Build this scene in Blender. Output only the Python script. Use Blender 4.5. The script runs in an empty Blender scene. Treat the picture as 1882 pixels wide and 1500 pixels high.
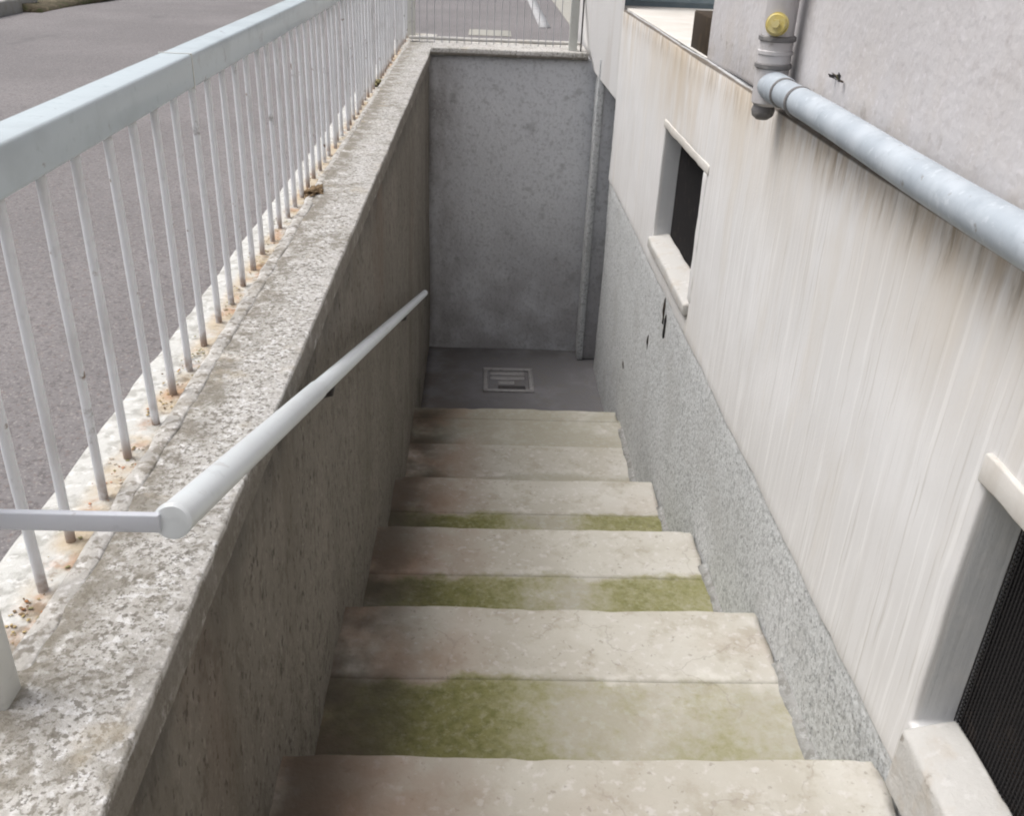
import bpy, bmesh, math, random
from mathutils import Vector, Matrix, noise

SC = bpy.context.scene
COL = SC.collection
rnd = random.Random(7)
Z0 = 0.95                      # height of the camera above the asphalt yard

# ------------------------------------------------------------------ camera
cam_d = bpy.data.cameras.new('camera')
cam = bpy.data.objects.new('camera', cam_d)
COL.objects.link(cam)
right = Vector((0.99901557, -0.02105962, 0.03904336))
down = Vector((0.02468365, -0.46740133, -0.88370058))
fwd = Vector((0.03685931, 0.88379437, -0.46642138))
m = Matrix.Identity(4)
for i in range(3):
    m[i][0], m[i][1], m[i][2] = right[i], -down[i], -fwd[i]
m[2][3] = Z0
cam.matrix_world = m
cam_d.sensor_width = 36.0
cam_d.lens = 32.9265
cam_d.clip_start = 0.02
cam_d.clip_end = 600
SC.camera = cam

# ------------------------------------------------------------------ light
SUN_EL, SUN_AZ = math.radians(63), math.radians(-80)     # azimuth from +y towards +x
world = bpy.data.worlds.new('World')
SC.world = world
world.use_nodes = True
wn = world.node_tree.nodes
wl = world.node_tree.links
sky = wn.new('ShaderNodeTexSky')
sky.sky_type = 'NISHITA'
sky.sun_disc = False
sky.sun_elevation = SUN_EL
sky.sun_rotation = SUN_AZ
sky.air_density = 1.0
sky.dust_density = 6.0
hs = wn.new('ShaderNodeHueSaturation')
hs.inputs['Saturation'].default_value = 0.45
wl.new(sky.outputs[0], hs.inputs['Color'])
wl.new(hs.outputs[0], wn['Background'].inputs[0])
wn['Background'].inputs[1].default_value = 0.10

sun_d = bpy.data.lights.new('sun', 'SUN')
sun_d.energy = 1.3
sun_d.angle = math.radians(40)
sun_d.color = (1.0, 0.985, 0.965)
sun = bpy.data.objects.new('sun', sun_d)
COL.objects.link(sun)
sdir = Vector((math.sin(SUN_AZ) * math.cos(SUN_EL), math.cos(SUN_AZ) * math.cos(SUN_EL), math.sin(SUN_EL)))
sun.rotation_euler = sdir.to_track_quat('Z', 'Y').to_euler()
sun.location = (0, 0, 20)

SC.view_settings.view_transform = 'Standard'
SC.view_settings.look = 'None'
SC.view_settings.gamma = 1.0
SC.view_settings.use_curve_mapping = False
SC.view_settings.exposure = 0.69
SC.render.engine = 'CYCLES'
SC.cycles.use_denoising = True
SC.cycles.filter_width = 2.0
SC.cycles.max_bounces = 10
SC.cycles.diffuse_bounces = 6


# ------------------------------------------------------------------ material kit
class Mat:
    def __init__(s, name, base, rough=0.85, metal=0.0, spec=0.3):
        s.m = bpy.data.materials.new(name)
        s.m.use_nodes = True
        s.n, s.l = s.m.node_tree.nodes, s.m.node_tree.links
        s.b = s.n['Principled BSDF']
        s.b.inputs['Roughness'].default_value = rough
        s.b.inputs['Metallic'].default_value = metal
        s.b.inputs['Specular IOR Level'].default_value = spec
        s.geo = s.n.new('ShaderNodeNewGeometry')
        s.sep = s.n.new('ShaderNodeSeparateXYZ')
        s.l.new(s.geo.outputs['Position'], s.sep.inputs[0])
        r = s.n.new('ShaderNodeRGB')
        r.outputs[0].default_value = (*base, 1)
        s.col = r.outputs[0]
        s.nrm = None
        s.seed = rnd.random() * 40

    def pos(s, stretch):
        mp = s.n.new('ShaderNodeMapping')
        mp.inputs['Scale'].default_value = stretch
        s.seed += 3.7
        mp.inputs['Location'].default_value = (s.seed, s.seed * 1.3, s.seed * .7)
        s.l.new(s.geo.outputs['Position'], mp.inputs[0])
        return mp.outputs[0]

    def rng(s, sock, lo, hi):
        r = s.n.new('ShaderNodeMapRange')
        r.interpolation_type = 'SMOOTHSTEP'
        inv = lo > hi
        r.inputs['From Min'].default_value = min(lo, hi)
        r.inputs['From Max'].default_value = max(lo, hi)
        r.inputs['To Min'].default_value = 1.0 if inv else 0.0
        r.inputs['To Max'].default_value = 0.0 if inv else 1.0
        s.l.new(sock, r.inputs['Value'])
        return r.outputs[0]

    def noise(s, scale, lo=None, hi=None, detail=4, rough=.55, stretch=(1, 1, 1), dist=0.0):
        t = s.n.new('ShaderNodeTexNoise')
        t.inputs['Scale'].default_value = scale
        t.inputs['Detail'].default_value = detail
        t.inputs['Roughness'].default_value = rough
        t.inputs['Distortion'].default_value = dist
        s.l.new(s.pos(stretch), t.inputs['Vector'])
        return t.outputs['Fac'] if lo is None else s.rng(t.outputs['Fac'], lo, hi)

    def voro(s, scale, lo, hi, stretch=(1, 1, 1)):
        t = s.n.new('ShaderNodeTexVoronoi')
        t.inputs['Scale'].default_value = scale
        s.l.new(s.pos(stretch), t.inputs['Vector'])
        return s.rng(t.outputs['Distance'], lo, hi)

    def ax(s, a, lo, hi):
        return s.rng(s.sep.outputs[a], lo, hi)

    def math(s, op, a, b):
        t = s.n.new('ShaderNodeMath')
        t.operation = op
        for i, v in enumerate((a, b)):
            if isinstance(v, (int, float)):
                t.inputs[i].default_value = v
            else:
                s.l.new(v, t.inputs[i])
        return t.outputs[0]

    def mul(s, *a):
        r = a[0]
        for b in a[1:]:
            r = s.math('MULTIPLY', r, b)
        return r

    def layer(s, color, mask, k=1.0):
        mx = s.n.new('ShaderNodeMix')
        mx.data_type = 'RGBA'
        if k != 1.0:
            mask = s.mul(mask, k)
        s.l.new(mask, mx.inputs[0])
        s.l.new(s.col, mx.inputs[6])
        mx.inputs[7].default_value = (*color, 1)
        s.col = mx.outputs[2]
        return s

    def bump(s, sock, strength=.5, dist=.004):
        b = s.n.new('ShaderNodeBump')
        b.inputs['Strength'].default_value = strength
        b.inputs['Distance'].default_value = dist
        s.l.new(sock, b.inputs['Height'])
        if s.nrm is not None:
            s.l.new(s.nrm, b.inputs['Normal'])
        s.nrm = b.outputs[0]
        return s

    def done(s):
        s.l.new(s.col, s.b.inputs['Base Color'])
        if s.nrm is not None:
            s.l.new(s.nrm, s.b.inputs['Normal'])
        return s.m


def zz(z):
    return z + Z0


# asphalt
a = Mat('asphalt_mat', (.175, .165, .167), .95)
a.layer((.225, .212, .213), a.noise(.9, .4, .7, 5), .8)
a.layer((.115, .105, .107), a.noise(95, .50, .62, 4), .7)
a.layer((.30, .28, .27), a.noise(150, .56, .66, 3), .7)
a.layer((.20, .145, .125), a.noise(80, .60, .70, 3), .5)
a.layer((.10, .096, .098), a.noise(3, .60, .74, 6, .6, (1, .35, 1)), .4)
a.bump(a.noise(140, detail=5), .6, .004)
ASPHALT = a.done()

# coping granite-like washed concrete
a = Mat('coping_mat', (.56, .545, .52), .92)
a.layer((.44, .42, .385), a.noise(6, .42, .66, 6), .75)
a.layer((.19, .175, .15), a.noise(135, .50, .60, 3, .6), .8)
a.layer((.74, .735, .73), a.noise(150, .52, .61, 3, .6), .85)
a.layer((.14, .13, .11), a.noise(230, .58, .66, 2, .5), .75)
a.layer((.20, .18, .145), a.mul(a.ax('X', -.305, -.372), a.noise(26, .36, .58, 6, .65)), .85)
a.layer((.23, .21, .17), a.mul(a.noise(9, .46, .64, 5), a.noise(60, .38, .60, 5)), .75)
a.layer((.62, .60, .57), a.mul(a.ax('X', -.29, -.266), a.noise(30, .40, .6, 5)), .5)
a.layer((.50, .43, .32), a.noise(14, .60, .72, 5), .4)
a.layer((.15, .132, .108), a.mul(a.ax('X', -.278, -.267), a.ax('Z', zz(-.584), zz(-.590)), a.noise(30, .1, .5, 5)), .85)
a.bump(a.noise(170, detail=4, rough=.7), .9, .004)
a.bump(a.noise(18, detail=5), .4, .005)
COPING = a.done()

# whitish outer strip, with rust and ochre dirt along the bar feet
a = Mat('plinth_mat', (.52, .52, .50), .93)
a.layer((.34, .335, .31), a.noise(45, .48, .62, 6), .8)
a.layer((.70, .70, .69), a.noise(70, .55, .68, 5), .7)
a.layer((.46, .36, .23), a.mul(a.ax('X', -.440, -.416), a.noise(13, .36, .60, 6, .65)), .7)
a.layer((.40, .205, .10), a.mul(a.ax('X', -.433, -.41), a.noise(17, .50, .66, 6, .65)), .6)
a.layer((.17, .13, .085), a.mul(a.ax('X', -.425, -.402), a.noise(40, .54, .68, 5)), .7)
a.bump(a.noise(110, detail=6), .8, .004)
PLINTH = a.done()

# mortar ridge
a = Mat('mortar_mat', (.44, .425, .40), .93)
a.layer((.64, .63, .62), a.noise(90, .52, .63, 3), .8)
a.layer((.19, .17, .14), a.noise(75, .53, .63, 4), .75)
a.layer((.21, .185, .145), a.noise(13, .50, .64, 6), .55)
a.bump(a.noise(120, detail=6), .9, .004)
MORTAR = a.done()

# rough shaded concrete of the retaining wall
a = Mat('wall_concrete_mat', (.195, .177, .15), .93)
a.layer((.24, .217, .185), a.noise(4, .42, .70, 6, .6, (1, 1, .6)), .75)
a.layer((.12, .104, .084), a.noise(30, .50, .64, 6, .65, (1, 1, .65)), .65)
a.layer((.30, .275, .24), a.noise(90, .55, .67, 4, .6, (1, 1, .8)), .55)
a.layer((.050, .043, .035), a.noise(75, .58, .66, 4, .6, (1, 1, .7)), .7)
a.layer((.14, .122, .098), a.noise(7, .50, .68, 6, .6, (1, 1, .10)), .55)
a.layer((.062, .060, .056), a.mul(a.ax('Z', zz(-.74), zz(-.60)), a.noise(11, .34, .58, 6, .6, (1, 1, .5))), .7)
a.layer((.14, .078, .05), a.noise(2.3, .58, .75, 4, stretch=(1, 1, .4)), .3)
a.layer((.075, .075, .042), a.mul(a.ax('Z', zz(-.9), zz(-2.0)), a.noise(6, .5, .7, 5)), .5)
a.bump(a.noise(85, detail=6, rough=.65, stretch=(1, 1, .8)), .9, .007)
a.bump(a.voro(45, .10, .35), .25, .004)
a.bump(a.noise(20, detail=3, stretch=(1, 1, .06)), .2, .005)
WALLC = a.done()

# grey rendered rear wall
a = Mat('rear_render_mat', (.66, .67, .695), .93)
a.layer((.73, .74, .76), a.noise(3, .45, .7, 4), .7)
a.layer((.43, .435, .45), a.noise(60, .50, .64, 5, .65), .6)
a.layer((.24, .24, .245), a.noise(13, .56, .72, 6, .6), .4)
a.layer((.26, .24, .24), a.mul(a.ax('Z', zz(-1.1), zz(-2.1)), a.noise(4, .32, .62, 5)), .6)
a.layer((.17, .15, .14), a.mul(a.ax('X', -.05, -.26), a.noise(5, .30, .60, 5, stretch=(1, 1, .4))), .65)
a.layer((.56, .565, .58), a.noise(90, .57, .67, 4), .5)
a.bump(a.noise(75, detail=5, rough=.65), .7, .006)
REAR = a.done()

# grey base wall of the house
a = Mat('dado_mat', (.58, .595, .60), .93)
a.layer((.34, .35, .355), a.noise(75, .49, .61, 5, .6), .75)
a.layer((.68, .695, .70), a.noise(95, .55, .65, 4), .75)
a.layer((.19, .195, .20), a.noise(140, .60, .66, 3), .75)
a.layer((.42, .425, .42), a.noise(4, .48, .7, 5), .5)
a.layer((.22, .215, .205), a.mul(a.ax('Y', 1.6, .7), a.noise(55, .50, .62, 4)), .6)
a.bump(a.noise(95, detail=6, rough=.65), .8, .005)
DADO = a.done()
a = Mat('fillet_mat', (.31, .31, .30), .93)
a.layer((.20, .195, .18), a.noise(40, .48, .62, 5), .7)
a.layer((.44, .445, .44), a.noise(80, .55, .65, 4), .6)
a.bump(a.noise(90, detail=6), .8, .005)
FILLET = a.done()

# white plaster with vertical trowel lines and run-off stains
a = Mat('white_plaster_mat', (.67, .662, .655), .9)
a.layer((.745, .74, .74), a.noise(2.6, .42, .68, 4), .8)
a.layer((.60, .585, .565), a.noise(30, .52, .72, 5, .6, (1, 1, .03)), .5)
a.layer((.80, .795, .79), a.noise(95, .54, .66, 3, .6, (1, 1, .022)), .6)
a.layer((.49, .47, .44), a.noise(120, .57, .70, 3, .6, (1, 1, .03)), .5)
a.layer((.62, .58, .52), a.noise(5, .52, .72, 6, .65, (1, 1, .35)), .45)
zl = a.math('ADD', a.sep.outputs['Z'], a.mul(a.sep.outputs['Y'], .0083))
a.layer((.60, .52, .41), a.mul(a.rng(zl, zz(-.68), zz(-.32)), a.noise(4, .30, .66, 6, .6, (1, 1, .3))), .6)
a.layer((.44, .34, .23), a.mul(a.rng(zl, zz(-.43), zz(-.318)), a.noise(26, .38, .66, 6, .7, (1, 1, .16))), .65)
a.layer((.25, .195, .135), a.mul(a.rng(zl, zz(-.42), zz(-.33)), a.noise(40, .50, .66, 6, .7, (1, 1, .12))), .6)
a.layer((.54, .45, .34), a.mul(a.ax('Y', 2.3, 2.9), a.ax('Y', 3.6, 3.1), a.rng(zl, zz(-.75), zz(-.4)), a.noise(9, .34, .6, 6, .6, (1, 1, .3))), .5)
a.layer((.055, .042, .032), a.rng(zl, zz(-.326), zz(-.322)), .85)  # dark line along the ledge: shadow of the gap painted in with its grime
a.layer((.56, .57, .58), a.mul(a.ax('X', .612, .622), a.noise(20, .1, .5, 5)), .9)
a.bump(a.noise(85, detail=3, stretch=(1, 1, .04)), .4, .003)
a.bump(a.noise(120, detail=5), .25, .002)
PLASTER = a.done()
a = Mat('pier_plaster_mat', (.76, .75, .74), .9)
a.layer((.66, .63, .60), a.noise(30, .5, .7, 5, .6, (1, 1, .06)), .6)
a.bump(a.noise(90, detail=5), .3, .003)
PIER = a.done()
a = Mat('cream_plaster_mat', (.56, .535, .495), .9)
a.layer((.64, .62, .59), a.noise(6, .42, .66, 5), .7)
a.layer((.50, .46, .41), a.noise(14, .52, .68, 6, stretch=(1, 1, .3)), .5)
a.bump(a.noise(90, detail=5), .3, .003)
CREAM = a.done()

# rough lilac grey render of the upper house wall
a = Mat('upper_render_mat', (.51, .495, .50), .93)
a.layer((.57, .555, .562), a.noise(3.5, .42, .68, 5), .8)
a.layer((.45, .425, .425), a.noise(38, .50, .66, 6, .65, (1, 1, .8)), .5)
a.layer((.50, .455, .41), a.mul(a.ax('Z', zz(-.05), zz(-.33)), a.noise(9, .42, .66, 6, stretch=(1, 1, .7))), .5)
a.layer((.26, .23, .20), a.mul(a.ax('Z', zz(-.20), zz(-.30)), a.noise(30, .58, .70, 5)), .6)
a.layer((.62, .60, .62), a.noise(85, .56, .68, 4), .5)
a.bump(a.noise(60, detail=5, rough=.5), .35, .005)
UPPER = a.done()

# sill stone
a = Mat('sill_mat', (.50, .49, .47), .88)
a.layer((.46, .42, .37), a.noise(20, .5, .68, 6), .6)
a.layer((.57, .56, .545), a.noise(45, .55, .68, 5), .7)
a.layer((.20, .17, .14), a.noise(26, .63, .72, 5), .7)
a.bump(a.noise(90, detail=6), .6, .004)
SILL = a.done()


TY, T, H0, RZ = .9818, .5806, 1.1012, .204          # first nosing, going, its depth below the camera, rise
a = Mat('step_mat', (.42, .395, .34), .9)
fr = a.math('FRACT', a.math('DIVIDE', a.math('SUBTRACT', a.sep.outputs['Y'], TY), T), 0)
fr = a.math('ADD', fr, a.mul(a.math('SUBTRACT', a.noise(5, detail=7, rough=.62), .5), .30))
fr = a.math('ADD', fr, a.mul(a.math('SUBTRACT', a.noise(40, detail=4), .5), .05))
back = a.rng(fr, .685, .585)                          # rear two thirds of a tread, where water stands
deep = a.ax('Y', 2.95, 2.55)                         # the lowest step is nearly clean
a.layer((.49, .472, .42), a.noise(5, .44, .68, 6), .8)
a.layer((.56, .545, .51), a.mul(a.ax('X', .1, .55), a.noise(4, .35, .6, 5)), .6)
a.layer((.39, .335, .285), a.noise(3.2, .52, .7, 5, stretch=(.6, 1, 1)), .5)
a.layer((.33, .295, .235), a.noise(19, .50, .68, 6, .65), .55)
a.layer((.58, .56, .54), a.noise(55, .55, .67, 5), .5)
a.layer((.22, .195, .165), a.noise(75, .62, .70, 5), .5)
# lime lines that water has left along the edge of the damp part
a.layer((.68, .66, .62), a.mul(a.rng(fr, .60, .64), a.rng(fr, .70, .65), a.noise(9, .48, .62, 5)), .6)
a.layer((.335, .315, .25), a.mul(back, a.noise(6, .25, .55, 6)), .8)
a.layer((.40, .39, .34), a.mul(back, a.noise(48, .52, .64, 5)), .6)
a.layer((.31, .185, .12), a.mul(a.ax('X', .12, -.20), a.noise(5, .32, .60, 6)), .7)  # reddish dirt towards the left wall, partly painted shade
near = a.math('ABSOLUTE', a.math('ADD', a.sep.outputs['X'], .045), 0)
l1 = a.rng(near, .27, .02)
l2 = a.mul(a.rng(a.math('ABSOLUTE', a.math('ADD', a.sep.outputs['X'], -.49), 0), .26, .02), a.ax('Y', 1.25, 1.7), .9)
lobe = a.math('ADD', a.mul(a.math('MAXIMUM', l1, l2),   .58), .24)
big = a.math('ADD', lobe, a.mul(a.math('SUBTRACT', a.noise(6, detail=6, rough=.6), .5), 1.3))
big = a.math('ADD', big, a.mul(a.math('SUBTRACT', a.noise(45, detail=5, rough=.7), .5), .9))
big = a.mul(big, back, deep)
a.layer((.27, .26, .13), a.rng(big, .05, .60), .8)
thick = a.rng(big, .30, .95)
a.layer((.190, .186, .065), thick, .85)
a.layer((.115, .115, .040), a.mul(thick, a.noise(60, .40, .66, 6, .7)), .65)
a.layer((.36, .345, .24), a.mul(a.rng(big, .15, .6), a.noise(55, .48, .68, 6, .7)), .5)
a.layer((.075, .06, .045), a.mul(a.ax('X', -.06, -.235), a.noise(6, .26, .58, 6)), .85)  # dirt beside the left wall, its shade painted into the colour as well
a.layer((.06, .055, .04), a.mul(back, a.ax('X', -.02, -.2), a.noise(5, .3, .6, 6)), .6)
vt = a.n.new('ShaderNodeTexVoronoi')
vt.feature = 'DISTANCE_TO_EDGE'
vt.inputs['Scale'].default_value = 2.3
nd = a.n.new('ShaderNodeTexNoise')
nd.inputs['Scale'].default_value = 9
nd.inputs['Detail'].default_value = 5
a.l.new(a.geo.outputs['Position'], nd.inputs['Vector'])
va = a.n.new('ShaderNodeVectorMath')
va.operation = 'SCALE'
va.inputs[3].default_value = .22
a.l.new(nd.outputs['Color'], va.inputs[0])
vb = a.n.new('ShaderNodeVectorMath')
a.l.new(va.outputs[0], vb.inputs[0])
a.l.new(a.geo.outputs['Position'], vb.inputs[1])
a.l.new(vb.outputs[0], vt.inputs['Vector'])
crack = a.mul(a.rng(vt.outputs['Distance'], .008, .001), a.noise(3, .50, .58, 3))
a.layer((.22, .19, .16), crack, .30)
a.bump(a.math('SUBTRACT', 1.0, crack), .15, .002)
a.bump(a.mul(thick, a.noise(90, detail=5)), .5, .006)
a.bump(a.noise(100, detail=6, rough=.65), .5, .004)
a.bump(a.noise(14, detail=5), .3, .006)
STEP = SLAB = a.done()

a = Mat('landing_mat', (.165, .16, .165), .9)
a.layer((.215, .21, .22), a.noise(5, .45, .68, 5), .7)
a.layer((.17, .16, .15), a.noise(18, .5, .66, 6), .6)
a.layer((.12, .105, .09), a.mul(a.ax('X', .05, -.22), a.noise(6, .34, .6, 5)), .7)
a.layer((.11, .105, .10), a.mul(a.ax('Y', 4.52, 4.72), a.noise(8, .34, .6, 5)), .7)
a.bump(a.noise(80, detail=6), .5, .005)
LANDING = a.done()


def paint(name, base, dirt, k=.5, rough=.45, rust=.5):
    a = Mat(name, base, rough, 0, .45)
    a.layer(dirt, a.noise(9, .5, .72, 6), k)
    a.layer(tuple(c * .8 for c in base), a.noise(70, .58, .7, 5), .45)
    a.layer((.16, .09, .05), a.noise(38, .66, .73, 6), rust)
    a.layer((.22, .20, .19), a.noise(16, .62, .74, 6, .7), rust)
    if rust > .8:
        a.layer((.23, .14, .08), a.mul(a.ax('Z', zz(-.545), zz(-.585)), a.noise(40, .3, .55, 4)), .85)
        a.layer((.12, .10, .09), a.mul(a.ax('Z', zz(-.236), zz(-.224)), a.noise(40, .3, .55, 4)), .75)  # bars get darker at their top ends
    a.bump(a.noise(60, detail=4), .15, .002)
    return a.done()


RAIL = paint('rail_paint_mat', (.46, .52, .55), (.36, .40, .42), .5, .22)
BAR = paint('bar_paint_mat', (.72, .735, .76), (.50, .49, .49), .55, rust=.95)
POST = paint('post_paint_mat', (.60, .61, .58), (.37, .33, .26), .6)
HAND = paint('handrail_paint_mat', (.66, .70, .72), (.54, .55, .55), .4, .35, .2)
FLAT = paint('flat_bar_paint_mat', (.56, .58, .63), (.45, .44, .46), .5)
WIRE = paint('wire_mat', (.42, .42, .44), (.3, .3, .3), .5)

a = Mat('zinc_mat', (.39, .435, .48), .5, .15, .5)
a.layer((.50, .545, .59), a.noise(9, .42, .66, 6, .6), .8)
a.layer((.30, .34, .38), a.noise(20, .49, .70, 6, .7), .5)
a.layer((.58, .62, .66), a.noise(60, .58, .68, 4), .5)
a.layer((.19, .17, .14), a.noise(60, .66, .74, 4), .6)
a.bump(a.noise(70, detail=5), .2, .002)
ZINC = a.done()
a = Mat('downpipe_mat', (.47, .45, .45), .55, .1, .4)
a.layer((.60, .59, .60), a.noise(16, .45, .65, 5, stretch=(1, 1, .4)), .7)
a.layer((.26, .23, .20), a.noise(20, .58, .7, 6), .6)
DOWNP = a.done()
a = Mat('rubber_ring_mat', (.17, .165, .165), .7)
a.layer((.30, .29, .28), a.noise(50, .5, .65), .6)
RING = a.done()
a = Mat('yellow_plastic_mat', (.54, .44, .14), .45, 0, .5)
a.layer((.60, .54, .30), a.noise(60, .45, .62), .6)
a.layer((.35, .26, .06), a.noise(45, .6, .7), .5)
YELLOW = a.done()
a = Mat('grille_mat', (.030, .028, .029), .8, .0)
a.layer((.06, .05, .045), a.noise(30, .55, .7, 5), .6)
GRILLE = a.done()
a = Mat('dark_inside_mat', (.022, .020, .021), .9)
a.layer((.075, .05, .035), a.mul(a.ax('Z', zz(-.80), zz(-.98)), a.noise(12, .4, .6, 5)), .8)
DARK = a.done()
a = Mat('blue_metal_mat', (.20, .26, .30), .5, 0, .4)
a.layer((.27, .33, .37), a.noise(12, .45, .65, 5), .6)
BLUE = a.done()
a = Mat('dark_brown_mat', (.035, .024, .014), .85)
a.layer((.065, .045, .025), a.noise(20, .5, .65, 5), .6)
BROWN = a.done()
a = Mat('cast_iron_mat', (.075, .07, .072), .6, .5)
a.layer((.14, .12, .11), a.noise(60, .5, .65, 5), .6)
IRON = a.done()
a = Mat('drain_cover_mat', (.36, .35, .35), .45, .4)
a.layer((.22, .21, .205), a.noise(50, .5, .65, 5), .6)
STEEL = a.done()
a = Mat('road_paint_mat', (.38, .38, .385), .85)
a.layer((.25, .235, .235), a.noise(14, .52, .64, 6), .7)
RPAINT = a.done()
a = Mat('kerb_mat', (.33, .32, .29), .9)
a.layer((.29, .275, .23), a.noise(14, .48, .65, 6), .7)
a.bump(a.noise(60), .5, .006)
KERB = a.done()
a = Mat('soil_mat', (.115, .095, .062), .95)
a.layer((.20, .165, .11), a.noise(5, .45, .65, 6), .8)
a.layer((.075, .085, .035), a.noise(8, .5, .65, 6), .8)
a.bump(a.noise(30), .8, .02)
SOIL = a.done()
GREENS = []
for i, c in enumerate(((.045, .065, .022), (.075, .095, .035), (.12, .115, .05))):
    a = Mat('leaf_mat', c, .7)
    a.layer(tuple(x * 1.5 for x in c), a.noise(25, .45, .65), .6)
    GREENS.append(a.done())
DIRTS = []
for i, c in enumerate(((.36, .17, .075), (.42, .33, .17), (.22, .155, .09), (.24, .22, .11), (.50, .44, .36), (.48, .27, .18))):
    a = Mat('dirt_mat', c, .95)
    a.layer(tuple(x * .55 for x in c), a.noise(90, .45, .62), .7)
    DIRTS.append(a.done())


# ------------------------------------------------------------------ mesh kit
def link(name, bm, mats, parent=None, smooth=True):
    me = bpy.data.meshes.new(name)
    bmesh.ops.recalc_face_normals(bm, faces=bm.faces)
    bm.to_mesh(me)
    bm.free()
    for mt in (mats if isinstance(mats, (list, tuple)) else [mats]):
        me.materials.append(mt)
    o = bpy.data.objects.new(name, me)
    COL.objects.link(o)
    if parent is not None:
        o.parent = parent
        o.matrix_parent_inverse = parent.matrix_world.inverted()
    if smooth:
        for p in me.polygons:
            p.use_smooth = True
    return o


def empty(name, loc=(0, 0, 0)):
    o = bpy.data.objects.new(name, None)
    COL.objects.link(o)
    o.location = (loc[0], loc[1], loc[2] + Z0)
    o.matrix_world = Matrix.Translation(o.location)
    return o


def tag(o, label=None, cat=None, group=None, kind=None):
    if label: o['label'] = label
    if cat: o['category'] = cat
    if group: o['group'] = group
    if kind: o['kind'] = kind
    return o


def bevel(o, w=.004, seg=2, angle=45):
    b = o.modifiers.new('bevel', 'BEVEL')
    b.width = w
    b.segments = seg
    b.limit_method = 'ANGLE'
    b.angle_limit = math.radians(angle)
    b.harden_normals = False
    return o


def wobble(bm, amp, freq, amp2=0, freq2=40, keep=None):
    for v in bm.verts:
        k = 1.0 if keep is None else keep(v.co)
        p = v.co.copy()
        d = noise.noise_vector(p * freq) * amp
        if amp2:
            d += noise.noise_vector(p * freq2 + Vector((9, 3, 5))) * amp2
        v.co += d * k


def hexa(bm, c, n=(1, 1, 1)):
    """Hexahedron from 8 corners c[i][j][k] (x, y, z order), divided n times per axis."""
    nx, ny, nz = n
    vs = {}

    def vert(i, j, k):
        key = (i, j, k)
        if key not in vs:
            u, v, w = i / nx, j / ny, k / nz
            p = Vector((0, 0, 0))
            for a_ in (0, 1):
                for b_ in (0, 1):
                    for c_ in (0, 1):
                        p += Vector(c[a_][b_][c_]) * ((u if a_ else 1 - u) * (v if b_ else 1 - v) * (w if c_ else 1 - w))
            vs[key] = bm.verts.new((p.x, p.y, p.z + Z0))
        return vs[key]
    for j in range(ny):
        for k in range(nz):
            for i in (0, nx):
                bm.faces.new([vert(i, j, k), vert(i, j + 1, k), vert(i, j + 1, k + 1), vert(i, j, k + 1)])
    for i in range(nx):
        for k in range(nz):
            for j in (0, ny):
                bm.faces.new([vert(i, j, k), vert(i + 1, j, k), vert(i + 1, j, k + 1), vert(i, j, k + 1)])
    for i in range(nx):
        for j in range(ny):
            for k in (0, nz):
                bm.faces.new([vert(i, j, k), vert(i + 1, j, k), vert(i + 1, j + 1, k), vert(i, j + 1, k)])


def box(bm, x0, x1, y0, y1, z0, z1, cell=None):
    c = [[[(x, y, z) for z in (z0, z1)] for y in (y0, y1)] for x in (x0, x1)]
    n = (1, 1, 1) if not cell else tuple(max(1, int(round((b - a_) / cell))) for a_, b in ((x0, x1), (y0, y1), (z0, z1)))
    hexa(bm, c, n)


def sbox(bm, x0, x1, y0, y1, zb, zt, cell=None):
    """Box whose bottom and top follow z = a + b*y."""
    f = lambda t, y: t[0] + t[1] * y
    c = [[[(x, y, f(zb, y)), (x, y, f(zt, y))] for y in (y0, y1)] for x in (x0, x1)]
    n = (1, 1, 1)
    if cell:
        n = (max(1, int((x1 - x0) / cell)), max(1, int((y1 - y0) / cell)), max(1, int((f(zt, y0) - f(zb, y0)) / cell)))
    hexa(bm, c, n)


def tube(bm, pts, r, seg=16, caps=True):
    """Round bar through pts (camera-height z); r a number or one per point."""
    pts = [Vector((p[0], p[1], p[2] + Z0)) for p in pts]
    rs = r if isinstance(r, (list, tuple)) else [r] * len(pts)
    rings = []
    t = (pts[1] - pts[0]).normalized()
    ref = Vector((0, 0, 1)) if abs(t.z) < .9 else Vector((0, 1, 0))
    for i, p in enumerate(pts):
        if 0 < i < len(pts) - 1:
            t = ((pts[i] - pts[i - 1]).normalized() + (pts[i + 1] - pts[i]).normalized()).normalized()
        elif i:
            t = (pts[i] - pts[i - 1]).normalized()
        u = t.cross(ref).normalized()
        w = u.cross(t)
        rings.append([bm.verts.new(p + (u * math.cos(2 * math.pi * k / seg) + w * math.sin(2 * math.pi * k / seg)) * rs[i]) for k in range(seg)])
    for a_, b in zip(rings, rings[1:]):
        for k in range(seg):
            bm.faces.new([a_[k], a_[(k + 1) % seg], b[(k + 1) % seg], b[k]])
    if caps:
        bm.faces.new(rings[0])
        bm.faces.new(rings[-1])


def autosmooth(o, deg=40):
    me = o.data
    bm = bmesh.new()
    bm.from_mesh(me)
    for e in bm.edges:
        if len(e.link_faces) == 2 and e.calc_face_angle(0) > math.radians(deg):
            e.smooth = False
    bm.to_mesh(me)
    bm.free()
    return o


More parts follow.
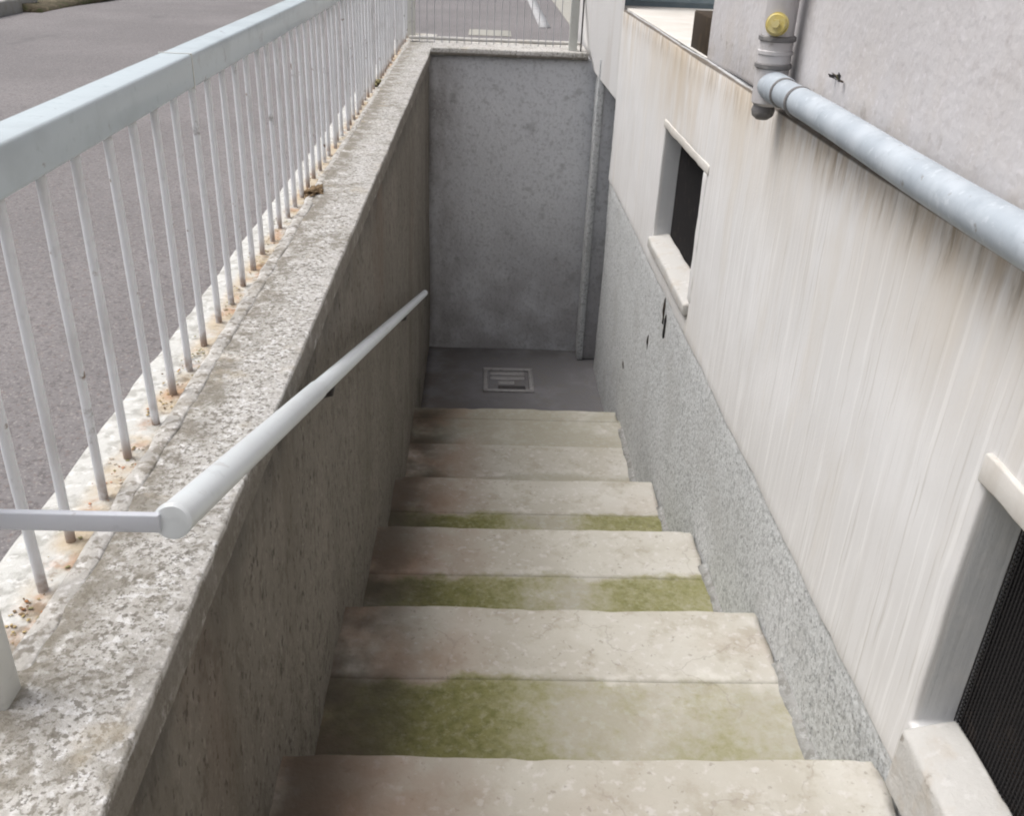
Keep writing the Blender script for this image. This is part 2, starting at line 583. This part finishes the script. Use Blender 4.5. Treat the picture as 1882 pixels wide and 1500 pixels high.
# ------------------------------------------------------------------ the ground
bm = bmesh.new()
xs = [-90, -30, -10, -4, -1.5, -.36, .55, 1.5, 8.2, 30, 90]
ys = [-60, -20, -9.2, 1, 4.9, 8, 12, 20, 60, 200]
gv = {(i, j): bm.verts.new((x, y, 0)) for i, x in enumerate(xs) for j, y in enumerate(ys)}
for i in range(len(xs) - 1):
    for j in range(len(ys) - 1):
        if xs[i] >= -.37 and xs[i + 1] <= 8.3 and ys[j] >= -9.3 and ys[j + 1] <= 4.95:
            continue
        bm.faces.new([gv[i, j], gv[i + 1, j], gv[i + 1, j + 1], gv[i, j + 1]])
ground = tag(link('asphalt_ground', bm, ASPHALT), 'reddish grey asphalt yard beyond the white railing', kind='structure')

bm = bmesh.new()
hexa(bm, [[[(.50 + .11 * i, 9.6 if j == 0 else 18, -.948 + .004 * k) for k in (0, 1)] for j in (0, 1)] for i in (0, 1)], (1, 20, 1))
link('painted_line', bm, RPAINT, ground)
bm = bmesh.new()
box(bm, -.16, .22, 8.75, 9.2, -.96, -.944)
bevel(link('concrete_patch', bm, KERB, ground), .003)
bm = bmesh.new()
box(bm, .82, 2.2, 8.9, 15, -.96, -.940, .4)
bevel(link('concrete_apron', bm, KERB, ground), .004)

# soil verge, kerb and greenery at the far left
bm = bmesh.new()
box(bm, -14, -3.98, 9.2, 24, -1.0, -.915, .25)
for v in bm.verts:
    if v.co.z > .01:
        v.co.z += .06 * noise.noise(v.co * 1.3) + .03
        if v.co.x > -4.2:
            v.co.x += .35 * noise.noise(Vector((1, v.co.y * .7, 2)))
            v.co.z = .03
verge = tag(link('soil_verge', bm, SOIL), 'strip of brown soil along the far edge of the asphalt', kind='structure')
bm = bmesh.new()
box(bm, -4.42, -4.17, 7.2, 9.55, -.99, -.83, .1)
wobble(bm, .012, 5, .004, 22)
kerb = tag(bevel(link('kerb', bm, KERB), .02, 3), 'pale concrete kerb end at the far left of the asphalt yard', 'kerb')
bm = bmesh.new()
for i in range(5200):
    x, y = rnd.uniform(-8.5, -4.45), rnd.uniform(6.8, 15)
    if rnd.random() < .5:
        x = -4.45 - abs(rnd.gauss(0, .5))
    h = rnd.uniform(.05, .28)
    an = rnd.uniform(0, 6.3)
    w = rnd.uniform(.008, .03)
    lean = Vector((rnd.gauss(0, .4), rnd.gauss(0, .4), 1)) * h
    b0 = Vector((x, y, rnd.uniform(0, .1)))
    s_ = Vector((math.cos(an), math.sin(an), 0)) * w
    f = bm.faces.new([bm.verts.new(b0 - s_), bm.verts.new(b0 + s_), bm.verts.new(b0 + lean * .6 + s_ * .8), bm.verts.new(b0 + lean)])
    f.material_index = rnd.choice((0, 0, 1, 1, 2))
tag(link('grass', bm, GREENS, smooth=False), 'dark green grass and weeds growing behind the pale kerb', 'grass', kind='stuff')

# ------------------------------------------------------------------ retaining wall on the left
rw = tag(empty('retaining_wall', (-.36, 1.7, -2.2)), 'low brown-stained concrete retaining wall with speckled coping below the railing', 'wall')
bm = bmesh.new()
box(bm, -.462, -.27, -2.0, 5.35, -2.25, -.625, .06)
wobble(bm, .006, 2.2, .0035, 14)
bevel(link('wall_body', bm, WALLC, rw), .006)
bm = bmesh.new()
box(bm, -.385, -.262, -2.0, 5.36, -.628, -.580, .03)
wobble(bm, .003, 2.0, .0018, 30)
bevel(link('coping', bm, COPING, rw), .0025, 2, 50)
bm = bmesh.new()
box(bm, -.469, -.388, -2.0, 5.36, -.628, -.586, .03)
wobble(bm, .003, 3.0, .0028, 26)
bevel(link('outer_strip', bm, PLINTH, rw), .006, 2, 50)
# mortar ridge between them: half-round bead, slimmer beyond y = 2.05, broken by the lump of dirt
bm = bmesh.new()
prof = []
ny = 190
for j in range(ny + 1):
    y = .585 + (5.2 - .585) * j / ny
    w = .0115 if y < 2.05 else .0085
    h = .0046 if y < 2.05 else .0036
    w *= 1 + .22 * noise.noise(Vector((3, y * 17, 1)))
    h *= 1 + .30 * noise.noise(Vector((7, y * 11, 5)))
    if j == 0 or j == ny:
        h *= .3
    xc = -.3815 + (.0 if y < 2.05 else -.005)
    ring = []
    for k in range(9):
        an = math.pi * k / 8
        ring.append(bm.verts.new((xc + w * math.cos(an) + .0025 * noise.noise(Vector((y * 6, 1, 4))), y, zz(-.584) + h * 1.5 * max(0, math.sin(an)) ** .5)))
    prof.append(ring)
for a_, b in zip(prof, prof[1:]):
    for k in range(8):
        bm.faces.new([a_[k], a_[k + 1], b[k + 1], b[k]])
bm.faces.new(prof[0]); bm.faces.new(prof[-1])
wobble(bm, .0025, 30)
link('mortar_ridge', bm, MORTAR, rw)

# grit, rust flakes and leaf bits collected along the feet of the bars
bm = bmesh.new()
for i in range(1300):
    y = .5 + 4.6 * rnd.random() ** 1.5
    cl = noise.noise(Vector((2.2, y * 5.5, 8)))
    if cl < -.12 and rnd.random() < .8:
        continue
    x = -.412 + rnd.gauss(0, .009)
    r = rnd.uniform(.0006, .0021)
    mi = int(min(5, max(0, (noise.noise(Vector((5, y * 4, 1))) + .5) * 6 + rnd.gauss(0, .9))))
    mt = Matrix.Translation((x, y, zz(-.5845) + r * .3)) @ Matrix.Rotation(rnd.uniform(0, 6), 4, 'Z') @ Matrix.Diagonal((r * rnd.uniform(.8, 1.8), r, r * rnd.uniform(.25, .55), 1))
    g = bmesh.ops.create_icosphere(bm, subdivisions=1, radius=1, matrix=mt)
    for v in g['verts']:
        v.co += noise.noise_vector(v.co * 300) * r * .5
        for f in v.link_faces:
            f.material_index = mi
tag(link('dirt', bm, DIRTS, smooth=False), 'rust-coloured grit and dry bits along the feet of the railing bars', 'dirt', kind='stuff')

# lump of dry moss that breaks the ridge, and a small green one further back
for (x, y, r, mi, lab) in ((-.384, 2.13, .030, 2, 'brown lump of dry moss on the coping by the railing'),
                           (-.414, 3.70, .030, 3, 'small green moss tuft at the far end of the railing foot')):
    bm = bmesh.new()
    bmesh.ops.create_icosphere(bm, subdivisions=5, radius=1, matrix=Matrix.Translation((x, y, zz(-.582))) @ Matrix.Diagonal((r * .62, r * 1.7, r * .34, 1)))
    for v in bm.verts:
        c_ = Vector((x, y, zz(-.582)))
        d_ = v.co - c_
        v.co = c_ + d_ * (1 + .9 * noise.noise(v.co * 45) + .6 * noise.noise(v.co * 150))
    for f in bm.faces:
        f.material_index = mi if noise.noise(f.calc_center_median() * 110) > -.15 else 2
    tag(link('moss_lump', bm, DIRTS, smooth=False), lab, 'moss')

# ------------------------------------------------------------------ stairs
stairs = tag(empty('stairs', (.17, 1.0, -2.12)), 'flight of worn cement steps with pale front slabs and green moss', kind='structure')
for n in range(-3, 5):
    y0, y1 = TY + (n - 1) * T, TY + n * T
    front = .215
    if n == 4:
        y1, front = 3.622, .102
    zt = -(H0 + n * RZ)
    bm = bmesh.new()
    box(bm, -.292, .625, y0 - .03, y1 - front + .02, zt - .26, zt, .03)
    wobble(bm, .0012, 4)
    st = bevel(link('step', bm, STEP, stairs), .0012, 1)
    bm = bmesh.new()
    box(bm, -.290, .6105, y1 - front + .0005, y1, zt - .20, zt + .0005, .015)
    ph = rnd.random() * 50
    for v in bm.verts:
        if v.co.y > y1 - .012:
            v.co.y += .008 * noise.noise(Vector((v.co.x * 3.1, ph, 1))) + .004 * noise.noise(Vector((v.co.x * 14, ph, 3)))
            if v.co.z > zz(zt):
                v.co.z -= .003 * abs(noise.noise(Vector((v.co.x * 9, ph, 7)))) + .009 * max(0, noise.noise(Vector((v.co.x * 16, ph, 9))) - .28)
                v.co.y -= .012 * max(0, noise.noise(Vector((v.co.x * 16, ph, 9))) - .28)
        if v.co.x > .595:
            v.co.x += .006 * noise.noise(Vector((v.co.y * 22, ph, 2))) - .004
    wobble(bm, .0012, 4)
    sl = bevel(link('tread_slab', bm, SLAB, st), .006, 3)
    vg = sl.vertex_groups.new(name='nosing')
    vg.add([v.index for v in sl.data.vertices if v.co.y > y1 - .030], 1.0, 'REPLACE')
    sl.modifiers['bevel'].limit_method = 'VGROUP'
    sl.modifiers['bevel'].vertex_group = 'nosing'

# landing with its floor drain
bm = bmesh.new()
box(bm, -.28, 1.05, 3.55, 4.80, -2.30, -2.121, .05)
wobble(bm, .004, 4)
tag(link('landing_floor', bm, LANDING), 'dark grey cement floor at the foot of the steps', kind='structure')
dr = tag(empty('floor_drain', (.155, 4.32, -2.118)), 'square metal floor drain set in the grey landing', 'drain')
fx0, fx1, fy0, fy1 = .026, .284, 4.185, 4.455
bm = bmesh.new()
zt = -2.112
t_ = .024
box(bm, fx0, fx1, fy0, fy0 + t_, zt - .03, zt)
box(bm, fx0, fx1, fy1 - t_, fy1, zt - .03, zt)
box(bm, fx0, fx0 + t_, fy0 + t_ + .0005, fy1 - t_ - .0005, zt - .03, zt)
box(bm, fx1 - t_, fx1, fy0 + t_ + .0005, fy1 - t_ - .0005, zt - .03, zt)
bevel(link('frame', bm, STEEL, dr), .003)
bm = bmesh.new()
box(bm, fx0 + t_ + .002, fx1 - t_ - .002, fy0 + t_ + .002, fy1 - t_ - .002, zt - .035, zt - .014)
link('pan', bm, DARK, dr)
for k in range(4):
    bm = bmesh.new()
    yk = fy0 + t_ + .012 + k * .054
    box(bm, fx0 + t_ + (.052 if k < 2 else .012), fx1 - t_ - (.02 if k != 1 else .075), yk, yk + .034, zt - .0138, zt - .004)
    bevel(link('grate_bar', bm, STEEL if k in (1, 2, 3) else IRON, dr), .004)

# ------------------------------------------------------------------ rear wall
rear = tag(empty('rear_wall', (.15, 4.8, -2.12)), 'grey rendered end wall at the bottom of the steps', 'wall')
bm = bmesh.new()
box(bm, -.29, 1.05, 4.72, 4.98, -2.25, -.603, .05)
wobble(bm, .006, 3, .002, 20)
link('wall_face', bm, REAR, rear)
bm = bmesh.new()
box(bm, -.26, .484, 4.688, 4.99, -.600, -.566, .04)
wobble(bm, .0025, 5, .0012, 30)
bevel(link('coping', bm, COPING, rear), .005)
bm = bmesh.new()
box(bm, -.385, .47, 4.962, 5.0, -.5655, -.552, .06)
wobble(bm, .0015, 9)
bevel(link('edge_strip', bm, SILL, rear), .004)
bm = bmesh.new()
box(bm, .5595, .80, 4.606, 4.716, -2.118, -.56, .05)
wobble(bm, .002, 6, .001, 25)
pil = bevel(link('pilaster', bm, REAR, rear), .003)
bm = bmesh.new()
box(bm, .530, .5585, 4.590, 4.716, -2.117, -.58, .04)
wobble(bm, .0015, 5, .0008, 25)
bevel(link('corner_strip', bm, DADO, rear), .002)

# ------------------------------------------------------------------ the house on the right
house = tag(empty('house', (2, 1.5, -2.2)), 'white plastered house wall with grey base and two small cellar windows', 'house')
LEDGE = (-.320, -.0083)
WTOP = (-.560, -.0150)
WBOT = (-.952, -.0130)
DTOP = (-1.045, -.0160)
XW, XD = .606, .613
Y_S0, Y_S1 = 2.555, 3.205        # small (far) window
Y_B0, Y_B1 = .27, .928           # near window
Y_END = 4.50
bm = bmesh.new()
yb = [-9.0, -2.5, Y_B0, Y_B1, Y_S0, Y_S1, Y_END]  # first stretch is unseen wall behind the camera, added to hold off sky light
yv = []
for a_, b in zip(yb, yb[1:]):
    n = max(1, int((b - a_) / (.04 if a_ > -3 else .4)))
    yv += [a_ + (b - a_) * i / n for i in range(n)]
yv.append(Y_END)
lev = [DTOP, WBOT, WTOP, LEDGE]
wv = []                           # (level index, fraction)
for i in range(3):
    n = (3, 10, 6)[i]
    wv += [(i, k / n) for k in range(n)]
wv.append((3, 0))


def zlev(i, f, y):
    z = lev[i][0] + lev[i][1] * y
    if f:
        z2 = lev[i + 1][0] + lev[i + 1][1] * y
        z += (z2 - z) * f
    return z


grid = {}
for j, y in enumerate(yv):
    for k, (i, f) in enumerate(wv):
        zv = zlev(i, f, y)
        if k == 0:
            zv += .006 * noise.noise(Vector((y * 17, 3, 1))) + .004 * noise.noise(Vector((y * 3, 6, 1)))
        grid[j, k] = bm.verts.new((XW, y, zz(zv)))
faces = []
for j in range(len(yv) - 1):
    for k in range(len(wv) - 1):
        yc = (yv[j] + yv[j + 1]) / 2
        if wv[k][0] == 1 and (Y_S0 < yc < Y_S1 or Y_B0 < yc < Y_B1):
            continue
        faces.append(bm.faces.new([grid[j, k], grid[j + 1, k], grid[j + 1, k + 1], grid[j, k + 1]]))
loose = [v for v in bm.verts if not v.link_faces]
bmesh.ops.delete(bm, geom=loose, context='VERTS')
ex = bmesh.ops.extrude_face_region(bm, geom=bm.faces[:])
for v in [g for g in ex['geom'] if isinstance(g, bmesh.types.BMVert)]:
    v.co.x += .30
wobble(bm, .004, 2.5, .0016, 16)
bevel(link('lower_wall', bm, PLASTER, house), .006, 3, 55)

bm = bmesh.new()
sbox(bm, XD, XD + .29, -3, Y_END - .003, (-2.3, 0), (-1.043, -.0160), .05)
wobble(bm, .005, 2.5, .0025, 18)
dado = bevel(link('base_wall', bm, DADO, house), .006)

# jagged mortar fillet where the steps meet the base wall, one piece per step
for n in range(-2, 5):
    y0, y1 = TY + (n - 1) * T, TY + n * T
    zt = -(H0 + n * RZ)
    if n == 4:
        y1 = 3.62
    bm = bmesh.new()
    hexa(bm, [[[(x, y, z) for z in (zt - .02, zt + (.020 if i else .003))] for y in (y0 + .01, y1 - .16)] for i, x in enumerate((.596, .618))], (2, 24, 2))
    wobble(bm, .006, 16, .004, 50)
    link('mortar_fillet', bm, FILLET, house)
# small gouges in the base wall
for (y, z, w, h) in ((2.862, -1.19, .010, .045), (3.106, -1.357, .012, .035), (3.58, -1.668, .03, .02), (2.90, -1.15, .006, .05)):
    bm = bmesh.new()
    bmesh.ops.create_icosphere(bm, subdivisions=2, radius=1, matrix=Matrix.Translation((XD + .001, y, zz(z))) @ Matrix.Diagonal((.005, w, h, 1)))
    wobble(bm, .004, 60)
    link('gouge', bm, DARK, house)

# pier of the house over the pilaster, with a chamfered foot
bm = bmesh.new()
pts = [(.6095, -.745), (.515, -.645), (.488, -.548), (.452, -.30), (.452, .2), (.6095, .2)]
fr = [bm.verts.new((x, 4.505 + (.6095 - x) * 1.15, zz(z))) for x, z in pts]
bk = [bm.verts.new((x, 5.6, zz(z))) for x, z in pts]
bm.faces.new(fr); bm.faces.new(bk)
for k in range(len(pts)):
    bm.faces.new([fr[k], fr[(k + 1) % 6], bk[(k + 1) % 6], bk[k]])
bmesh.ops.delete(bm, geom=[], context='FACES')
link('pier_core', bm, PIER, house, False)
bm = bmesh.new()
sbox(bm, XW, .92, Y_END + .002, 5.8, (-.745, .0), LEDGE, .06)
wobble(bm, .003, 4)
bevel(link('door_lintel', bm, PIER, house), .006)

# window furniture
for (y0, y1, small) in ((Y_S0, Y_S1, True), (Y_B0, Y_B1, False)):
    bm = bmesh.new()
    sbox(bm, .676, .70, y0 - .02, y1 + .02, (-1.0, -.013), (-.54, -.015))
    win = link('window', bm, DARK, house, False)
    # grille of thin flat bars
    bm = bmesh.new()
    st_ = .007
    n = int((y1 - y0) / st_)
    for i in range(n + 1):
        y = y0 + (y1 - y0) * i / n
        tube(bm, [(.668, y, WBOT[0] + WBOT[1] * y), (.668, y, WTOP[0] + WTOP[1] * y)], .0013, 4, False)
    nz = 56
    for i in range(nz + 1):
        f = i / nz
        za = WBOT[0] + (WTOP[0] - WBOT[0]) * f
        zb = WBOT[1] + (WTOP[1] - WBOT[1]) * f
        tube(bm, [(.671, y0, za + zb * y0), (.671, y1, za + zb * y1)], .0013, 4, False)
    tag(link('grille', bm, GRILLE, win), kind='stuff')
    bm = bmesh.new()
    if small:
        sbox(bm, .590, .664, y0 - .02, y1 + .012, (WBOT[0] - .020, WBOT[1]), (WBOT[0] + .019, WBOT[1]), .02)
    else:
        sbox(bm, .590, .664, y0 - .02, y1 - .012, (DTOP[0] + .004, DTOP[1]), (WBOT[0] + .019, WBOT[1]), .02)
    for v in bm.verts:           # the sill falls away to the outside
        v.co.z -= max(0, (.67 - v.co.x)) * .22
    wobble(bm, .003, 9, .0022, 36)
    bevel(link('sill', bm, SILL, win), .007, 3, 50)
    # proud plaster band along the head and the near jamb
    bm = bmesh.new()
    hh = .022 if small else .034
    sbox(bm, XW - (.0035 if small else .006), XW + .02, y0 - .045, y1 + .012, (WTOP[0] - .004, WTOP[1]), (WTOP[0] + hh, WTOP[1]), .02)
    wobble(bm, .002, 14, .001, 40)
    bevel(link('head_band', bm, CREAM, win), .003, 2, 50)
    if small:
        bm = bmesh.new()
        sbox(bm, XW - .0025, XW + .02, y0 - .035, y0 + .006, (WBOT[0] + .01, WBOT[1]), (WTOP[0] - .0045, WTOP[1]), .02)
        wobble(bm, .002, 14, .001, 40)
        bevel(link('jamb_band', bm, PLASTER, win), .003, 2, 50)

# upper storey, set back on the ledge
bm = bmesh.new()
sbox(bm, .618, 1.0, -9, 2.79, (-.319, -.0083), (5.2, 0), .09)  # lengthened out of view behind the camera to screen sky light
wobble(bm, .006, 2.2, .002, 12)
bevel(link('upper_wall', bm, UPPER, house), .012, 3)
bm = bmesh.new()
box(bm, 1.25, 1.5, 2.2, 6.2, -.6, 5.2, .3)
link('recess_wall', bm, UPPER, house)
bm = bmesh.new()
sbox(bm, .622, 1.25, 2.794, 6.2, (-.3195, -.0083), (-.312, -.0083), .1)
bevel(link('recess_floor', bm, CREAM, house), .005)
bm = bmesh.new()
box(bm, .91, 8.0, -9, 2.19, -2.2, 5.2)  # core follows the unseen rearward extension that blocks the sky
box(bm, 1.5, 8.0, 2.19, 6.2, -2.2, 5.2)
link('house_core', bm, UPPER, house, False)
# dark box and blue cabinet in the recess
bm = bmesh.new()
box(bm, .626, .74, 2.797, 3.05, -.350, -.234)
tag(bevel(link('dark_box', bm, BROWN), .004), 'dark brown box on the white ledge beside the wall corner', 'box')
cab = tag(empty('metal_cabinet', (.9, 4.8, -.35)), 'blue-grey metal cabinet standing on the far end of the white ledge', 'cabinet')
bm = bmesh.new()
box(bm, .632, 1.22, 4.665, 5.1, -.372, .7)
bevel(link('body', bm, BLUE, cab), .006)
bm = bmesh.new()
box(bm, .665, 1.19, 4.648, 4.663, -.33, .66)
dd = bevel(link('door', bm, BLUE, cab), .004)
bm = bmesh.new()
box(bm, .70, .72, 4.635, 4.647, .0, .12)
bevel(link('handle', bm, STEEL, dd), .003)

# ------------------------------------------------------------------ downpipe and zinc pipe
PX, PY = .574, 1.966
dp = tag(empty('downpipe', (PX, PY, -.34)), 'grey drain downpipe with a round yellow cap on the house wall', 'pipe')
bm = bmesh.new()
tube(bm, [(PX, PY, -.20), (PX, PY, 5.2)], .0305, 28)
autosmooth(link('pipe', bm, DOWNP, dp))
for z, r, h in ((-.196, .0365, .011), (-.222, .0350, .010), (-.247, .0365, .011)):
    bm = bmesh.new()
    tube(bm, [(PX, PY, z - h / 2), (PX, PY, z - h * .3), (PX, PY, z + h * .3), (PX, PY, z + h / 2)], [r - .003, r, r, r - .003], 28)
    autosmooth(link('ring', bm, RING if z != -.222 else DOWNP, dp))
bm = bmesh.new()
tube(bm, [(PX, PY, -.200), (PX, PY, -.318), (PX, PY, -.324)], [.0325, .0325, .026], 28)
autosmooth(link('tee', bm, DOWNP, dp))
bm = bmesh.new()
tube(bm, [(PX - .006, PY, -.322), (PX - .006, PY, -.334), (PX - .006, PY, -.345), (PX - .006, PY, -.352)], [.020, .024, .021, .012], 20)
autosmooth(link('end_plug', bm, RING, dp))
dv = Vector((-.42, -.89, .12)).normalized()
c0 = Vector((PX, PY, -.172)) + dv * .024
bm = bmesh.new()
tube(bm, [tuple(c0), tuple(c0 + dv * .010)], [.022, .022], 24)
tube(bm, [tuple(c0 + dv * .0105), tuple(c0 + dv * .016), tuple(c0 + dv * .020)], [.0195, .0195, .017], 24)
tube(bm, [tuple(c0 + dv * .0205), tuple(c0 + dv * .026)], [.009, .008], 6)
autosmooth(link('yellow_cap', bm, YELLOW, dp), 30)

ZR = .0257
zp = tag(empty('zinc_pipe', (PX, 1.0, -.31)), 'mottled zinc pipe running along the white ledge towards the viewer', 'pipe')
bm = bmesh.new()
n = 40
tube(bm, [(PX + .0015 * math.sin(i * .5), 1.90 - 4.2 * i / n, -.284 + .0015 * math.sin(i * .7)) for i in range(n + 1)], ZR, 28)
autosmooth(link('pipe', bm, ZINC, zp))
bm = bmesh.new()
tube(bm, [(PX, 1.955, -.284), (PX, 1.868, -.284), (PX, 1.862, -.284)], [.0295, .0295, .0268], 28)
autosmooth(link('socket', bm, ZINC, zp))
for y in (1.864, 1.765):
    bm = bmesh.new()
    tube(bm, [(PX, y - .005, -.284), (PX, y - .003, -.284), (PX, y + .003, -.284), (PX, y + .005, -.284)], [.0268, .0285, .0285, .0268], 28)
    autosmooth(link('ring', bm, RING, zp))
for y in (1.70, .45):
    bm = bmesh.new()
    tube(bm, [(PX, y, -.284), (.66, y, -.30)], .006, 8)
    link('bracket', bm, IRON, zp)

# small dark weed where the pipe meets the wall
bm = bmesh.new()
for i in range(10):
    b0 = Vector((.616, 1.70 + rnd.gauss(0, .012), zz(-.235)))
    d = Vector((-abs(rnd.gauss(0, .5)) - .2, rnd.gauss(0, .8), rnd.uniform(.2, 1.2))).normalized()
    L = rnd.uniform(.008, .024)
    s_ = d.cross(Vector((rnd.random(), rnd.random(), rnd.random()))).normalized() * rnd.uniform(.002, .005)
    f = bm.faces.new([bm.verts.new(b0), bm.verts.new(b0 + d * L * .55 + s_), bm.verts.new(b0 + d * L), bm.verts.new(b0 + d * L * .55 - s_)])
    f.material_index = rnd.choice((0, 1, 2))
tag(link('weed', bm, [DIRTS[2], SOIL, IRON], smooth=False), 'small dry weed sprouting between the zinc pipe and the wall', 'weed')

# ------------------------------------------------------------------ white railing
fence = tag(empty('railing', (-.41, 2.8, -.58)), 'white painted steel railing with thin round bars along the coping', 'railing')
bm = bmesh.new()
box(bm, -.431, -.389, .552, 5.25, -.2225, -.1795)
rail = bevel(link('top_rail', bm, RAIL, fence), .004, 3)
bm = bmesh.new()
box(bm, -.4318, -.3882, 1.318, 1.321, -.2233, -.1787)
link('weld_seam', bm, POST, rail, False)
for y0 in (.556, 5.20):
    bm = bmesh.new()
    box(bm, -.428, -.369, y0, y0 + .028, -.584, -.2232)
    bevel(link('post', bm, POST, fence), .003)
    # foot of the post
bar0 = None
y = .631
i = 0
while y < 5.17:
    if bar0 is None:
        bm = bmesh.new()
        tube(bm, [(0, 0, -.590 - Z0), (.0006, 0, -.46 - Z0), (-.0004, 0, -.33 - Z0), (0, 0, -.2215 - Z0)], .0051, 10, False)
        o = bar0 = link('bar', bm, BAR, fence)
    else:
        o = bar0.copy()
        COL.objects.link(o)
        o.parent = fence
    o.matrix_parent_inverse = fence.matrix_world.inverted()
    o.location = (-.4095, y, Z0)
    o.rotation_euler = (rnd.gauss(0, .004), rnd.gauss(0, .004), rnd.uniform(0, 6.28))
    y += .0823 + rnd.gauss(0, .0016)
    i += 1

# ------------------------------------------------------------------ handrail
hr = tag(empty('handrail', (-.224, .58, -.41)), 'round white handrail pipe sloping down along the left wall', 'handrail')


def hz(y):
    return -.407 - .3209 * (y - .578)


HX = -.2235
bm = bmesh.new()
tube(bm, [(HX, .585, hz(.585)), (HX, 3.56, hz(3.56))], .0125, 24)
autosmooth(link('pipe', bm, HAND, hr))
bm = bmesh.new()
tube(bm, [(HX, .580, hz(.580)), (HX, 1.17, hz(1.17)), (HX, 1.176, hz(1.176))], [.0137, .0137, .0126], 24)
autosmooth(link('sleeve', bm, HAND, hr))
bm = bmesh.new()
tube(bm, [(HX, .5775, hz(.578)), (HX, .579, hz(.579)), (HX, .583, hz(.583))], [.0122, .0143, .0143], 24)
autosmooth(link('end_cap', bm, HAND, hr))
bm = bmesh.new()
box(bm, -.373, HX - .008, .5745, .5805, -.4155, -.4000, .03)
bevel(link('flat_bar', bm, FLAT, hr), .0012)
for y in (1.30, 2.66):
    bm = bmesh.new()
    tube(bm, [(HX, y, hz(y) - .008), (HX - .004, y, hz(y) - .03), (-.256, y, hz(y) - .038), (-.272, y, hz(y) - .038)], .005, 10)
    br = link('bracket', bm, IRON, hr)
    bm = bmesh.new()
    tube(bm, [(-.2665, y, hz(y) - .038), (-.261, y, hz(y) - .038)], .016, 16)
    link('wall_plate', bm, IRON, br)

# ------------------------------------------------------------------ wire fence on the rear wall
wf = tag(empty('wire_fence', (.05, 4.86, -.566)), 'thin grey wire fence on the coping of the end wall', 'fence')
bm = bmesh.new()
box(bm, .392, .432, 4.74, 4.77, -.567, .55)
bevel(link('post', bm, POST, wf), .003)
bm = bmesh.new()
box(bm, .448, .453, 4.735, 4.76, -.567, .55)
link('post_angle', bm, IRON, wf)
w0 = None
x = -.36
while x < .385:
    if w0 is None:
        bm = bmesh.new()
        tube(bm, [(0, 0, -.5655 - Z0), (0, 0, .5 - Z0)], .0021, 6, False)
        o = w0 = link('wire', bm, WIRE, wf)
    else:
        o = w0.copy()
        COL.objects.link(o)
        o.parent = wf
    o.matrix_parent_inverse = wf.matrix_world.inverted()
    o.location = (x, 4.86, Z0)
    x += .036
for z in (-.30, .1, .5):
    bm = bmesh.new()
    tube(bm, [(-.40, 4.8635, z), (.40, 4.8635, z)], .0018, 6, False)
    link('wire', bm, WIRE, wf)
